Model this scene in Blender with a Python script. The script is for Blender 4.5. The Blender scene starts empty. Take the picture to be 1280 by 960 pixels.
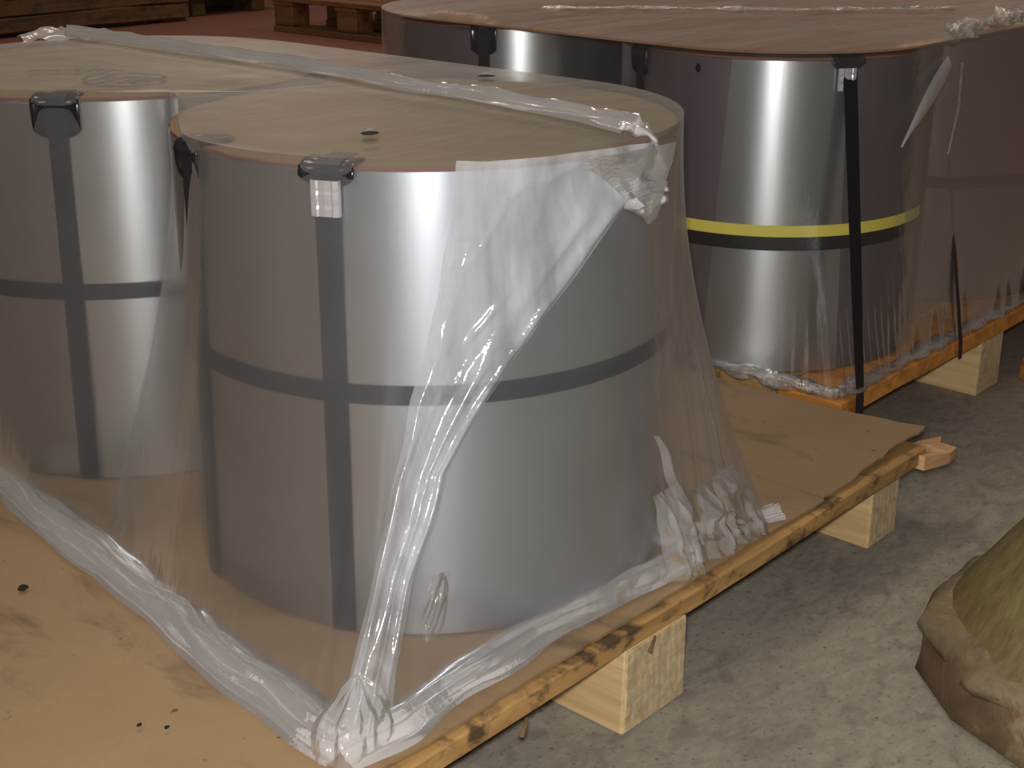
import bpy, bmesh, math, random
import numpy as np
from mathutils import Vector, Matrix, noise

SC = bpy.context.scene
COL = SC.collection
random.seed(4)

# ---------------------------------------------------------------- camera, light, exposure
# world axes: X runs along the pallets' long edge, Y across them; camera above the origin
CAM_H = 1.2
cam_d = bpy.data.cameras.new('camera'); cam = bpy.data.objects.new('camera', cam_d); COL.objects.link(cam)
cam_d.sensor_width = 36.0; cam_d.lens = 1777.0 / 1280.0 * 36.0
cam_d.clip_start = 0.02; cam_d.clip_end = 200
cam.location = (0, 0, CAM_H)
cam.rotation_euler = (math.radians(90 - 20.376), 0, math.radians(-48))
SC.camera = cam

w = bpy.data.worlds.new('world'); SC.world = w; w.use_nodes = True
bg = w.node_tree.nodes['Background']; bg.inputs[0].default_value = (0.36, 0.32, 0.285, 1); bg.inputs[1].default_value = 0.24

def area(name, loc, target, size, energy, col, size_y=None):
    d = bpy.data.lights.new(name, 'AREA'); d.energy = energy; d.color = col
    d.shape = 'RECTANGLE' if size_y else 'SQUARE'; d.size = size
    if size_y: d.size_y = size_y
    o = bpy.data.objects.new(name, d); COL.objects.link(o); o.location = loc
    o.rotation_euler = (Vector(target) - Vector(loc)).to_track_quat('-Z', 'Y').to_euler()
    return o
# the camera's flash, just above and beside the lens
area('camera_flash', (0.005, 0.01, 1.262), (1.9, 1.75, 0.45), 0.07, 30.0, (1.0, 0.985, 0.97))
# warm high-bay lamps of the hall
area('hall_lamp', (2.2, 3.2, 5.2), (2.2, 3.2, 0), 1.2, 46.0, (1.0, 0.87, 0.72))
area('hall_lamp', (6.5, 8.0, 5.2), (6.5, 8.0, 0), 1.2, 36.0, (1.0, 0.74, 0.56))
area('hall_lamp', (-2.5, 1.5, 5.2), (-2.5, 1.5, 0), 1.2, 45.0, (1.0, 0.87, 0.72))
area('hall_lamp', (9.5, 3.0, 5.2), (9.5, 3.0, 0), 1.2, 50.0, (1.0, 0.62, 0.42))

SC.view_settings.view_transform = 'Standard'; SC.view_settings.look = 'None'
SC.view_settings.gamma = 1.0; SC.view_settings.use_curve_mapping = False
SC.view_settings.exposure = 0.25
SC.cycles.transparent_max_bounces = 32
SC.cycles.max_bounces = 12
SC.cycles.sample_clamp_indirect = 4.0

# ---------------------------------------------------------------- materials
def srgb(r, g, b):
    f = lambda c: (c / 12.92) if c <= 0.04045 else ((c + 0.055) / 1.055) ** 2.4
    return (f(r / 255), f(g / 255), f(b / 255), 1)

class NT:
    def __init__(s, name):
        s.m = bpy.data.materials.new(name); s.m.use_nodes = True
        s.t = s.m.node_tree; s.t.nodes.clear()
        s.out = s.n('ShaderNodeOutputMaterial')
    def n(s, kind, **kw):
        x = s.t.nodes.new(kind)
        for k, v in kw.items():
            if k.startswith('i_'):
                key = k[2:].replace('_', ' ')
                x.inputs[key].default_value = v
            else: setattr(x, k, v)
        return x
    def l(s, a, b): s.t.links.new(a, b)
    def coords(s, scale=(1, 1, 1), rot=(0, 0, 0), kind='Object'):
        tc = s.n('ShaderNodeTexCoord'); mp = s.n('ShaderNodeMapping')
        mp.inputs['Scale'].default_value = scale; mp.inputs['Rotation'].default_value = rot
        s.l(tc.outputs[kind], mp.inputs[0]); return mp.outputs[0]
    def noise(s, vec, scale, detail=4, rough=.55, dist=0.0):
        x = s.n('ShaderNodeTexNoise'); x.inputs['Scale'].default_value = scale
        x.inputs['Detail'].default_value = detail; x.inputs['Roughness'].default_value = rough
        x.inputs['Distortion'].default_value = dist
        s.l(vec, x.inputs['Vector']); return x.outputs['Fac']
    def ramp(s, fac, stops):
        r = s.n('ShaderNodeValToRGB'); e = r.color_ramp.elements
        while len(e) < len(stops): e.new(0.5)
        for k, (p, c) in enumerate(stops):
            e[k].position = p; e[k].color = c if len(c) == 4 else (*c, 1)
        s.l(fac, r.inputs[0]); return r.outputs[0]
    def mix(s, fac, a, b, mode='MIX'):
        x = s.n('ShaderNodeMix', data_type='RGBA', blend_type=mode)
        if isinstance(fac, (int, float)): x.inputs[0].default_value = fac
        else: s.l(fac, x.inputs[0])
        for v, i in ((a, 6), (b, 7)):
            if isinstance(v, tuple): x.inputs[i].default_value = v
            else: s.l(v, x.inputs[i])
        return x.outputs[2]
    def math(s, op, a, b):
        x = s.n('ShaderNodeMath', operation=op)
        for v, i in ((a, 0), (b, 1)):
            if isinstance(v, (int, float)): x.inputs[i].default_value = v
            else: s.l(v, x.inputs[i])
        return x.outputs[0]
    def bump(s, h, strength=.3, dist=.01):
        b = s.n('ShaderNodeBump'); b.inputs['Strength'].default_value = strength; b.inputs['Distance'].default_value = dist
        s.l(h, b.inputs['Height']); return b.outputs[0]
    def bsdf(s, col, rough=.6, metal=0.0, normal=None, spec=.5, **kw):
        p = s.n('ShaderNodeBsdfPrincipled')
        if isinstance(col, tuple): p.inputs['Base Color'].default_value = col
        else: s.l(col, p.inputs['Base Color'])
        if isinstance(rough, (int, float)): p.inputs['Roughness'].default_value = rough
        else: s.l(rough, p.inputs['Roughness'])
        p.inputs['Metallic'].default_value = metal; p.inputs['Specular IOR Level'].default_value = spec
        for k, v in kw.items(): p.inputs[k.replace('_', ' ')].default_value = v
        if normal is not None: s.l(normal, p.inputs['Normal'])
        s.l(p.outputs[0], s.out.inputs[0]); return p

def m_concrete():
    t = NT('stained_concrete'); v = t.coords()
    a = t.noise(v, 1.3, 5, .6); b = t.noise(t.coords((1, 1.8, 1), (0, 0, .9)), 26, 4, .62, .8); c = t.noise(v, 110, 3, .6)
    d = t.noise(t.coords((1, 1.6, 1), (0, 0, .4)), 12, 4, .55, 1.2)
    col = t.ramp(a, [(.3, srgb(128, 123, 111)), (.7, srgb(150, 143, 129))])
    col = t.mix(t.ramp(b, [(.44, (0, 0, 0)), (.66, (.5, .5, .5))]), col, srgb(168, 158, 140))
    col = t.mix(t.ramp(d, [(.34, (.45, .45, .45)), (.50, (0, 0, 0))]), col, srgb(104, 92, 84))
    col = t.mix(t.ramp(c, [(.30, (.7, .7, .7)), (.42, (0, 0, 0))]), col, srgb(82, 74, 68))
    # warm hall light on the far floor, painted in as red-brown colour
    tc = t.n('ShaderNodeTexCoord'); sx = t.n('ShaderNodeSeparateXYZ'); t.l(tc.outputs['Object'], sx.inputs[0])
    far = t.math('ADD', t.math('ADD', t.math('MULTIPLY', sx.outputs[0], .74), t.math('MULTIPLY', sx.outputs[1], .67)), t.math('MULTIPLY', a, 1.0))
    far = t.ramp(t.math('DIVIDE', far, 10.0), [(.33, (0, 0, 0)), (.62, (1, 1, 1))])
    col = t.mix(far, col, t.mix(t.math('MULTIPLY', b, .6), srgb(150, 100, 82), srgb(112, 76, 62)))
    h = t.math('ADD', t.math('MULTIPLY', b, .6), t.math('MULTIPLY', c, .4))
    t.bsdf(col, .72, normal=t.bump(h, .2, .003)); return t.m

def m_wood(name, base, dark, scale=1.0, rings=False, axis=0, stain=0.0, knots=False):
    t = NT(name)
    sc = [22 * scale] * 3; sc[axis] = 1.6 * scale
    v = t.coords(tuple(sc))
    a = t.noise(v, 1.6, 5, .62, .6)
    col = t.ramp(a, [(.3, srgb(*dark)), (.62, srgb(*base))])
    if rings:
        wv = t.n('ShaderNodeTexWave', wave_type='RINGS', rings_direction='Y')
        wv.inputs['Scale'].default_value = 22; wv.inputs['Distortion'].default_value = 2.0; wv.inputs['Detail'].default_value = 3
        mp = t.coords((1, 1, 1)); 
        ad = t.n('ShaderNodeVectorMath', operation='ADD'); ad.inputs[1].default_value = (.06, 0, .05); t.l(mp, ad.inputs[0]); t.l(ad.outputs[0], wv.inputs['Vector'])
        col = t.mix(t.math('MULTIPLY', wv.outputs['Fac'], .38), col, srgb(*dark))
    if stain > 0:
        s2 = t.noise(t.coords((5.5, 3, 9)), 2.2, 5, .65, .3)
        col = t.mix(t.ramp(s2, [(.50, (0, 0, 0)), (.62, (stain,) * 3)]), col, srgb(48, 40, 32))
    t.bsdf(col, .66, normal=t.bump(a, .25, .004)); return t.m

def m_board():
    t = NT('brown_fibreboard'); v = t.coords()
    a = t.noise(v, 2.2, 4, .55); f = t.noise(t.coords((1, .35, 1), (0, 0, .3)), 240, 3, .6)
    col = t.ramp(a, [(.32, srgb(144, 118, 86)), (.68, srgb(160, 133, 98))])
    col = t.mix(t.math('MULTIPLY', f, .28), col, srgb(112, 86, 58))
    # smears and spots of dirt with shapes of their own
    s1 = t.noise(t.coords((5, 2.0, 1), (0, 0, .5)), 2.1, 5, .62, .6)
    col = t.mix(t.ramp(s1, [(.55, (0, 0, 0)), (.72, (.7, .7, .7))]), col, srgb(92, 74, 54))
    s2 = t.noise(v, 34, 2, .5)
    col = t.mix(t.ramp(s2, [(.71, (0, 0, 0)), (.76, (.8, .8, .8))]), col, srgb(74, 52, 38))
    t.bsdf(col, .62, normal=t.bump(f, .12, .002)); return t.m

def m_paper(name, c0, c1):
    t = NT(name); v = t.coords()
    a = t.noise(v, 3.0, 4, .55); f = t.noise(t.coords((.5, 3, 1)), 60, 3, .6)
    col = t.ramp(a, [(.3, srgb(*c0)), (.7, srgb(*c1))])
    col = t.mix(t.math('MULTIPLY', f, .2), col, srgb(*[int(x * .7) for x in c0]))
    t.bsdf(col, .7, normal=t.bump(a, .2, .01)); return t.m

def m_steel(name, col, rough, metal=1.0, aniso=0.0, mott=0.08):
    t = NT(name); v = t.coords((1, 1, .25))
    a = t.noise(v, 9, 4, .6); b = t.noise(t.coords((1, 1, .02)), 160, 2, .5)
    c = t.mix(t.ramp(a, [(.3, (0, 0, 0)), (.7, (1, 1, 1))]), tuple(max(0, x * (1 - mott)) for x in col[:3]) + (1,), col)
    r = t.math('ADD', t.math('MULTIPLY', a, .10), rough - .05)
    p = t.bsdf(c, r, metal, normal=t.bump(b, .03, .001), Anisotropic=aniso)
    if aniso:
        tg = t.n('ShaderNodeTangent', direction_type='RADIAL', axis='Z'); t.l(tg.outputs[0], p.inputs['Tangent'])
        p.inputs['Anisotropic Rotation'].default_value = .25
    return t.m

def m_plain(name, col, rough=.5, metal=0.0, spec=.5):
    t = NT(name); v = t.coords(); a = t.noise(v, 30, 3, .5)
    c = t.mix(t.math('MULTIPLY', a, .3), col, tuple(x * .72 for x in col[:3]) + (1,))
    t.bsdf(c, rough, metal, spec=spec); return t.m

def m_film(name, haze, col, gloss_rough=.13, bump_s=.35, bump_scale=(7, 7, 2.2), var=.5, blur=0.0, ior=1.45, streak=None):
    t = NT(name); v = t.coords(bump_scale)
    n1 = t.noise(v, 3.0, 5, .6, .7); n2 = t.noise(t.coords(), 9, 3, .5)
    nb = t.bump(n1, bump_s, .02)
    tr = t.n('ShaderNodeBsdfTransparent'); tr.inputs[0].default_value = (.985, .98, .97, 1)
    di = t.n('ShaderNodeBsdfDiffuse'); di.inputs[0].default_value = col; t.l(nb, di.inputs['Normal'])
    tl = t.n('ShaderNodeBsdfTranslucent'); tl.inputs[0].default_value = col
    hz = t.n('ShaderNodeMixShader'); hz.inputs[0].default_value = .42; t.l(di.outputs[0], hz.inputs[1]); t.l(tl.outputs[0], hz.inputs[2])
    base = tr.outputs[0]
    if blur > 0:
        rf = t.n('ShaderNodeBsdfRefraction'); rf.inputs['Roughness'].default_value = .85; rf.inputs['IOR'].default_value = 1.05
        mb = t.n('ShaderNodeMixShader'); mb.inputs[0].default_value = blur; t.l(base, mb.inputs[1]); t.l(rf.outputs[0], mb.inputs[2]); base = mb.outputs[0]
    f = t.math('MULTIPLY', t.math('ADD', t.math('MULTIPLY', n2, 2 * var), 1 - var), haze)
    if streak:
        sn = t.noise(t.coords(streak), 1.0, 3, .55, .3)
        f = t.math('MULTIPLY', f, t.ramp(sn, [(.3, (.45, .45, .45)), (.7, (1.5, 1.5, 1.5))]))
    m1 = t.n('ShaderNodeMixShader'); t.l(f, m1.inputs[0]); t.l(base, m1.inputs[1]); t.l(hz.outputs[0], m1.inputs[2])
    gl = t.n('ShaderNodeBsdfGlossy'); gl.inputs['Roughness'].default_value = gloss_rough; gl.inputs[0].default_value = (1, 1, 1, 1); t.l(nb, gl.inputs['Normal'])
    fr = t.n('ShaderNodeFresnel'); fr.inputs[0].default_value = ior; t.l(nb, fr.inputs['Normal'])
    m2 = t.n('ShaderNodeMixShader'); t.l(t.math('MINIMUM', t.math('MULTIPLY', fr.outputs[0], 1.0), .6), m2.inputs[0]); t.l(m1.outputs[0], m2.inputs[1]); t.l(gl.outputs[0], m2.inputs[2])
    t.l(m2.outputs[0], t.out.inputs[0]); return t.m

def m_weathered():
    t = NT('weathered_olive_casting'); v = t.coords()
    a = t.noise(v, 7, 5, .65, .5); b = t.noise(t.coords((14, 14, 1.2)), 3.2, 4, .6)
    col = t.mix(b, srgb(72, 62, 36), srgb(132, 120, 72))
    col = t.mix(t.ramp(a, [(.5, (0, 0, 0)), (.68, (.75, .75, .75))]), col, srgb(92, 66, 44))
    t.bsdf(col, .5, normal=t.bump(t.math('ADD', a, b), .5, .01)); return t.m
def m_weathered_base(name='weathered_brown_foot', c=((78, 58, 42), (104, 82, 58), (150, 136, 104))):
    t = NT(name); v = t.coords()
    a = t.noise(v, 9, 5, .65, .7)
    col = t.ramp(a, [(.3, srgb(*c[0])), (.55, srgb(*c[1])), (.72, srgb(*c[2]))])
    t.bsdf(col, .7, normal=t.bump(a, .6, .015)); return t.m

M = dict(
    floor=m_concrete(),
    beam=m_wood('pale_pine_beam', (220, 190, 138), (188, 152, 100), 1.0, False, 1),
    beam_end=m_wood('pine_end_grain', (214, 194, 154), (170, 146, 108), 1.4, True, 1),
    plank=m_wood('stained_pine_plank', (190, 148, 90), (144, 108, 62), .8, False, 0, .85),
    splint=m_wood('fresh_broken_pine', (214, 172, 124), (186, 138, 90), 1.5, False, 0),
    board=m_board(),
    orange=m_wood('orange_timber', (214, 146, 66), (160, 96, 40), .7, False, 1),
    oldwood=m_wood('old_dark_timber', (120, 92, 60), (66, 50, 34), .35, False, 0, .5),
    palletwood=m_wood('weathered_pallet_wood', (150, 104, 68), (100, 68, 44), .35, False, 1),
    paper=m_paper('brown_kraft_paper', (128, 108, 76), (144, 123, 88)),
    paper_red=m_paper('reddish_kraft_paper', (136, 102, 72), (156, 118, 84)),
    rim=m_plain('rusty_cover_edge', srgb(120, 66, 52), .7),
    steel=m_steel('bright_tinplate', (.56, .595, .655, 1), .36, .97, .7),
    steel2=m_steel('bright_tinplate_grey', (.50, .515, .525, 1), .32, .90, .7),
    dark=m_steel('dark_toned_steel', (.150, .125, .130, 1), .46, .55, .0, .12),  # coil bodies: dim reflection beside the bright band put into the colour
    dark2=m_steel('grey_brown_steel', (.32, .29, .285, 1), .40, .85, .6, .15),
    strap=m_plain('blue_black_strap', srgb(25, 25, 36), .45, .0),
    strapk=m_plain('black_strap', srgb(26, 24, 26), .38, .1),
    yellow=m_plain('yellow_strap', srgb(214, 200, 84), .45),
    prot=m_plain('black_edge_protector', srgb(30, 28, 34), .22),
    buckle=m_plain('zinc_buckle', srgb(205, 202, 204), .34, .55),
    hole=m_plain('hole_shade_and_dirt', srgb(16, 13, 12), .8),  # shaded inside of tears and holes as flat dark colour; dirt crumbs share it
    ink=m_plain('marker_ink', srgb(52, 38, 42), .7),
    film=m_film('milky_film', .10, (.80, .78, .77, 1), .36, .05, var=.25, blur=.36, ior=1.12),
    film_top=m_film('film_over_tops', .14, (.64, .62, .54, 1), .42, .08, (1.2, 5, 1), var=.25, ior=1.10),
    fold=m_film('gathered_film', .46, (.86, .88, .92, 1), .09, .15, (3, 3, 6), var=.3, streak=(22, 22, 5)),
    hem=m_film('bunched_film_hem', .60, (.88, .85, .84, 1), .14, .12, (4, 4, 4), var=.3),
    clear=m_film('clear_film', .035, (.80, .76, .73, 1), .30, .10, var=.6, ior=1.16),
    bubble=m_film('slack_bubble_film', .04, (.8, .8, .8, 1), .07, .02, var=.2, ior=1.5),
    crumple=m_film('crumpled_film', .26, (.84, .82, .81, 1), .10, .15, (4, 4, 4), var=.4),
    clear_top=m_film('clear_film_over_tops', .22, (.72, .62, .54, 1), .3, .3, (1.0, 7, 1), var=.7, streak=(2, 16, 2), ior=1.15),
    clear_hem=m_film('clear_film_hem', .34, (.80, .74, .68, 1), .12, .9, (8, 14, 10), var=.6),
    cast=m_weathered(), foot=m_weathered_base(), chip=m_weathered_base('pale_chipped_crust', ((84, 68, 48), (122, 108, 80), (150, 140, 112))),
    carton=m_wood('brown_carton', (190, 112, 64), (150, 84, 48), .5, False, 2),
    black=m_plain('dark_gap', srgb(20, 16, 14), .8),
)

# ---------------------------------------------------------------- builders
def link(name, me, mat, parent=None, loc=None):
    o = bpy.data.objects.new(name, me); COL.objects.link(o)
    if mat and not me.materials: me.materials.append(mat)
    if parent: o.parent = parent
    if loc: o.location = loc
    return o
def pydata(name, V, F, mat, parent=None, smooth=True, loc=None):
    me = bpy.data.meshes.new(name); me.from_pydata([tuple(map(float, v)) for v in V], [], F); me.update()
    if smooth:
        for p in me.polygons: p.use_smooth = True
    return link(name, me, mat, parent, loc)
def from_bm(name, bm, mat, parent=None, smooth=False, loc=None):
    bmesh.ops.recalc_face_normals(bm, faces=bm.faces[:])
    me = bpy.data.meshes.new(name); bm.to_mesh(me); bm.free()
    if smooth:
        for p in me.polygons: p.use_smooth = True
    return link(name, me, mat, parent, loc)
def box_bm(x0, x1, y0, y1, z0, z1, bevel=.003, seg=1, cuts=0, jit=0.0, seed=0):
    bm = bmesh.new(); bmesh.ops.create_cube(bm, size=1)
    for v in bm.verts:
        v.co = Vector(((x0 + x1) / 2 + v.co.x * (x1 - x0), (y0 + y1) / 2 + v.co.y * (y1 - y0), (z0 + z1) / 2 + v.co.z * (z1 - z0)))
    if bevel: bmesh.ops.bevel(bm, geom=bm.edges[:], offset=bevel, segments=seg, affect='EDGES', profile=.5)
    if cuts:
        long = 0 if (x1 - x0) > (y1 - y0) else 1
        es = [e for e in bm.edges if abs((e.verts[0].co - e.verts[1].co)[long]) > .6 * max(x1 - x0, y1 - y0)]
        bmesh.ops.subdivide_edges(bm, edges=es, cuts=cuts)
    if jit:
        for v in bm.verts: v.co += noise.noise_vector(v.co * 6 + Vector((seed, 0, 0))) * jit
    return bm
def box(name, dims, mat, parent=None, loc=None, **kw):
    return from_bm(name, box_bm(*dims, **kw), mat, parent, loc=loc)
def empty(name, loc=(0, 0, 0)):
    o = bpy.data.objects.new(name, None); COL.objects.link(o); o.location = loc; o.empty_display_size = .1; return o
def tag(o, label, cat, group=None):
    o['label'] = label; o['category'] = cat
    if group: o['group'] = group
    return o
def grid_faces(nu, nv, close_u=False):
    F = []
    for i in range(nu if close_u else nu - 1):
        for j in range(nv - 1):
            a = i * nv + j; b = ((i + 1) % nu) * nv + j
            F.append((a, b, b + 1, a + 1))
    return F
def nz(x, y, z=0.0): return noise.noise(Vector((x, y, z)))
def fbm(x, y, z=0.0, o=4): return noise.fractal(Vector((x, y, z)), .9, 2.0, o)
D2R = math.pi / 180

# ---------------------------------------------------------------- setting
fl = pydata('floor', [(-14, -14, 0), (26, -14, 0), (26, 26, 0), (-14, 26, 0)], [(0, 1, 2, 3)], M['floor'], smooth=False)
fl['kind'] = 'structure'; fl['label'] = 'mottled grey brown concrete floor of the hall'

DECK = .170          # top of pallet planks
SHEET = .179         # top of the fibreboard lying on them

# ---------------------------------------------------------------- near pallet
def beam(parent, x0, x1, y0, y1, z1=.138, seed=0):
    b = box('support_beam', (x0, x1, y0, y1, 0, z1), M['beam'], parent, bevel=.004, cuts=6, jit=.004, seed=seed)
    e = box('end_grain', (x0 + .003, x1 - .003, y0 - .0015, y0 + .004, .003, z1 - .002), M['beam_end'], b, bevel=.001)
    return b
pal = empty('pallet', (1.2, 1.9, 0))
tag(pal, 'long wooden pallet with brown fibreboard deck under the two nearest coils', 'pallet')
pal.location = (0, 0, 0)
for k, (a, b, y0) in enumerate(((.62, .76, 1.07), (1.416, 1.566, 1.058), (2.186, 2.292, 1.088))):
    beam(pal, a, b, y0, 2.86, .138, k * 3)
y = 1.058; k = 0
while y < 2.85:
    wd = .138 + .012 * math.sin(k * 2.1)
    x1 = 2.352 + .012 * math.sin(k * 3.7) - (.022 if k == 0 else 0)
    box('deck_board', (.12, x1, y, min(y + wd, 2.88), .138, DECK), M['plank'], pal, bevel=.003, cuts=14, jit=.0022, seed=k * 5.3)
    y += wd + .008; k += 1
def sheet(name, x0, x1, y0, y1, z0, th, seed, lift=None, edge=0.0):
    nx, ny = 90, 60; V = []
    for layer in (0, 1):
        for i in range(nx):
            for j in range(ny):
                a, b = i / (nx - 1), j / (ny - 1)
                X = x0 + (x1 - x0) * a; Y = y0 + (y1 - y0) * b
                if j == 0: Y += edge * (fbm(X * 9, seed, .3) + .4)
                if i == nx - 1: X += edge * .7 * fbm(Y * 7, seed, .9)
                Z = z0 + .0015 * (fbm(X * 3, Y * 3, seed) + 1) + (lift(X, Y) if lift else 0)
                V.append((X, Y, Z + (th if layer else 0)))
    n = nx * ny; F = [tuple(reversed(f)) for f in grid_faces(nx, ny)] + [tuple(q + n for q in f) for f in grid_faces(nx, ny)]
    rim = [i * ny for i in range(nx)] + [(nx - 1) * ny + j for j in range(1, ny)] + [i * ny + ny - 1 for i in range(nx - 2, -1, -1)] + [j for j in range(ny - 2, 0, -1)]
    for q in range(len(rim)):
        a, b = rim[q], rim[(q + 1) % len(rim)]; F.append((a, b, b + n, a + n))
    return F, V
def lift1(X, Y):
    a = max(0, min(1, (X - 1.95) / .40)); b = max(0, min(1, (1.30 - Y) / .24))
    return .020 * (a * b) ** 1.3
F_, V_ = sheet('s', .12, 1.985, 1.072, 2.87, DECK + .001, .0045, 1.0, None, .004)
pydata('fibreboard_sheet', V_, F_, M['board'], pal, smooth=False)
F_, V_ = sheet('s', 1.991, 2.362, 1.072, 2.87, DECK + .002, .0045, 7.0, lift1, .013)
pydata('fibreboard_sheet', V_, F_, M['board'], pal, smooth=False)
# broken end of a plank sticking out past the last beam
sp = [(0, 0, 0), (.085, -.012, -.010), (.125, -.004, -.012), (.120, .030, -.010), (.128, .034, -.004), (.06, .050, 0), (0, .055, 0)]
Vs = [(2.300 + a, 1.046 + b * .9, .122 + c + .012) for a, b, c in sp] + [(2.300 + a, 1.046 + b * .9, .150 + c * 1.6 + .012) for a, b, c in sp]
n = len(sp)
pydata('broken_board_end', Vs, [tuple(range(n))[::-1], tuple(range(n, 2 * n))] + [(q, (q + 1) % n, n + (q + 1) % n, n + q) for q in range(n)], M['splint'], pal, smooth=False)
# nail and splinter under the front edge
for px, s in ((1.19, .02), (1.47, .012)):
    bm = bmesh.new(); bmesh.ops.create_cone(bm, segments=6, radius1=.0045, radius2=.002, depth=.026, cap_ends=True)
    bmesh.ops.rotate(bm, verts=bm.verts[:], matrix=Matrix.Rotation(.5, 3, 'Y'))
    bmesh.ops.translate(bm, verts=bm.verts[:], vec=(px, 1.050, .132)); from_bm('splinter', bm, M['oldwood'], pal)

# ---------------------------------------------------------------- far pallet
pal2 = empty('pallet'); tag(pal2, 'wooden pallet under the coils behind, bare beam end showing at right', 'pallet')
for k, (a, b, y0) in enumerate(((2.47, 2.60, 1.52), (3.070, 3.193, 1.290), (3.78, 3.90, 1.30))):
    beam(pal2, a, b, y0, 2.98, .138, 20 + k * 3)
y = 1.282; k = 0
while y < 2.95:
    wd = .136 + .012 * math.sin(k * 1.7 + 1)
    box('deck_board', (2.402 + .01 * math.sin(k * 2.9), 4.02, y, min(y + wd, 3.0), .138, DECK + .006), M['plank'] if k % 3 else M['orange'], pal2, bevel=.003, cuts=12, jit=.004, seed=60 + k * 4.1)
    y += wd + .006; k += 1
DECK2 = DECK + .006

# ---------------------------------------------------------------- coils
def arc_panel(name, R, th, a0, a1, z0, z1, mat, parent, lean0=0, lean1=0, n=40, nz_=6, bevel=True):
    """curved sheet round the coil from angle a0 to a1 (degrees), edges leaning by lean degrees towards the bottom"""
    V = []
    for lay in (0, 1):
        for i in range(n + 1):
            for j in range(nz_ + 1):
                t = j / nz_
                A0 = a0 + lean0 * (1 - t); A1 = a1 + lean1 * (1 - t)
                a = (A0 + (A1 - A0) * i / n) * D2R; r = R + th * lay
                V.append((r * math.cos(a), r * math.sin(a), z0 + (z1 - z0) * t))
    m = (n + 1) * (nz_ + 1); F = [tuple(reversed(f)) for f in grid_faces(n + 1, nz_ + 1)] + [tuple(q + m for q in f) for f in grid_faces(n + 1, nz_ + 1)]
    W = nz_ + 1
    for i in range(n):
        for j in (0, nz_):
            a, b = i * W + j, (i + 1) * W + j; F.append((a, b, b + m, a + m) if j == 0 else (b, a, a + m, b + m))
    for j in range(nz_):
        for i in (0, n):
            a, b = i * W + j, i * W + j + 1; F.append((b, a, a + m, b + m) if i == 0 else (a, b, b + m, a + m))
    o = pydata(name, V, F, mat, parent, smooth=True); o.data.set_sharp_from_angle(angle=.6)
    return o
def ring(name, R, th, z0, z1, mat, parent, tilt=(0, 0), n=160):
    """closed strap band around the coil"""
    V = []; prof = [(0, 0), (th, .001), (th, -.001), (0, 0)]
    for i in range(n):
        a = 2 * math.pi * i / n; dz = tilt[0] * math.cos(a) + tilt[1] * math.sin(a)
        for (r, z) in ((R, z0), (R + th, z0 + .001), (R + th, z1 - .001), (R, z1)):
            V.append((r * math.cos(a), r * math.sin(a), z + dz))
    F = []
    for i in range(n):
        for j in range(4):
            a = i * 4 + j; b = ((i + 1) % n) * 4 + j; a2 = i * 4 + (j + 1) % 4; b2 = ((i + 1) % n) * 4 + (j + 1) % 4
            F.append((a, b, b2, a2))
    return pydata(name, V, F, mat, parent, smooth=False)
def ribbon(name, P, Wd, width, th, mat, parent=None):
    """flat strap through the points P; Wd = width direction at each point"""
    V = []; n = len(P)
    for i in range(n):
        p = Vector(P[i]); wv = Vector(Wd[i]).normalized() * width / 2
        t = (Vector(P[min(i + 1, n - 1)]) - Vector(P[max(i - 1, 0)])).normalized(); nn = wv.cross(t).normalized() * th / 2
        V += [p - wv - nn, p + wv - nn, p + wv + nn, p - wv + nn]
    F = [(0, 1, 2, 3)[::-1], (4 * n - 4, 4 * n - 3, 4 * n - 2, 4 * n - 1)]
    for i in range(n - 1):
        for j in range(4):
            a = 4 * i + j; b = 4 * i + (j + 1) % 4; F.append((a, b, b + 4, a + 4))
    o = pydata(name, V, F, mat, parent, smooth=False)
    bm = bmesh.new(); bm.from_mesh(o.data); bmesh.ops.recalc_face_normals(bm, faces=bm.faces[:]); bm.to_mesh(o.data); bm.free()
    return o
def coil_body(R, h, mat, parent, eye=.125):
    prof = [(eye, .0), (R - .004, 0), (R, .004), (R, h - .004), (R - .003, h), (eye, h)]
    n = 192; V = []
    for i in range(n):
        a = 2 * math.pi * i / n
        for r, z in prof: V.append((r * math.cos(a), r * math.sin(a), z))
    m = len(prof); F = []
    for i in range(n):
        for j in range(m):
            a = i * m + j; b = ((i + 1) % n) * m + j; a2 = i * m + (j + 1) % m; b2 = ((i + 1) % n) * m + (j + 1) % m
            F.append((a, b, b2, a2))
    o = pydata('coil_body', V, F, mat, parent, smooth=True)
    o.data.set_sharp_from_angle(angle=.6)
    return o
def cover(R, h, mat, parent, seed):
    """paper disc lying on the coil, slightly buckled, with a thin reddish edge"""
    n = 144; rings = 14; V = [(0, 0, h + .004)]; F = []
    for k in range(1, rings + 1):
        for i in range(n):
            a = 2 * math.pi * i / n; r = (R - .002 + .003 * fbm(math.cos(a) * 9, math.sin(a) * 9, seed)) * k / rings
            x, y = r * math.cos(a), r * math.sin(a)
            V.append((x, y, h + .004 + .0018 * fbm(x * 6, y * 6, seed)))
    for i in range(n): F.append((0, 1 + i, 1 + (i + 1) % n))
    for k in range(rings - 1):
        for i in range(n):
            a = 1 + k * n + i; b = 1 + k * n + (i + 1) % n; F.append((a, a + n, b + n, b))
    base = 1 + (rings - 1) * n; top = len(V)
    for i in range(n): V.append((V[base + i][0], V[base + i][1], h + .0002))
    c = pydata('paper_cover', V, F, mat, parent, smooth=True)
    Vr = [V[base + i] for i in range(n)] + [V[top + i] for i in range(n)]
    Vr = [(x * 1.0015, y * 1.0015, z) for x, y, z in Vr]
    pydata('cover_edge', Vr, [(i, n + i, n + (i + 1) % n, (i + 1) % n) for i in range(n)], M['rim'], c, smooth=True)
    return c
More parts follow.
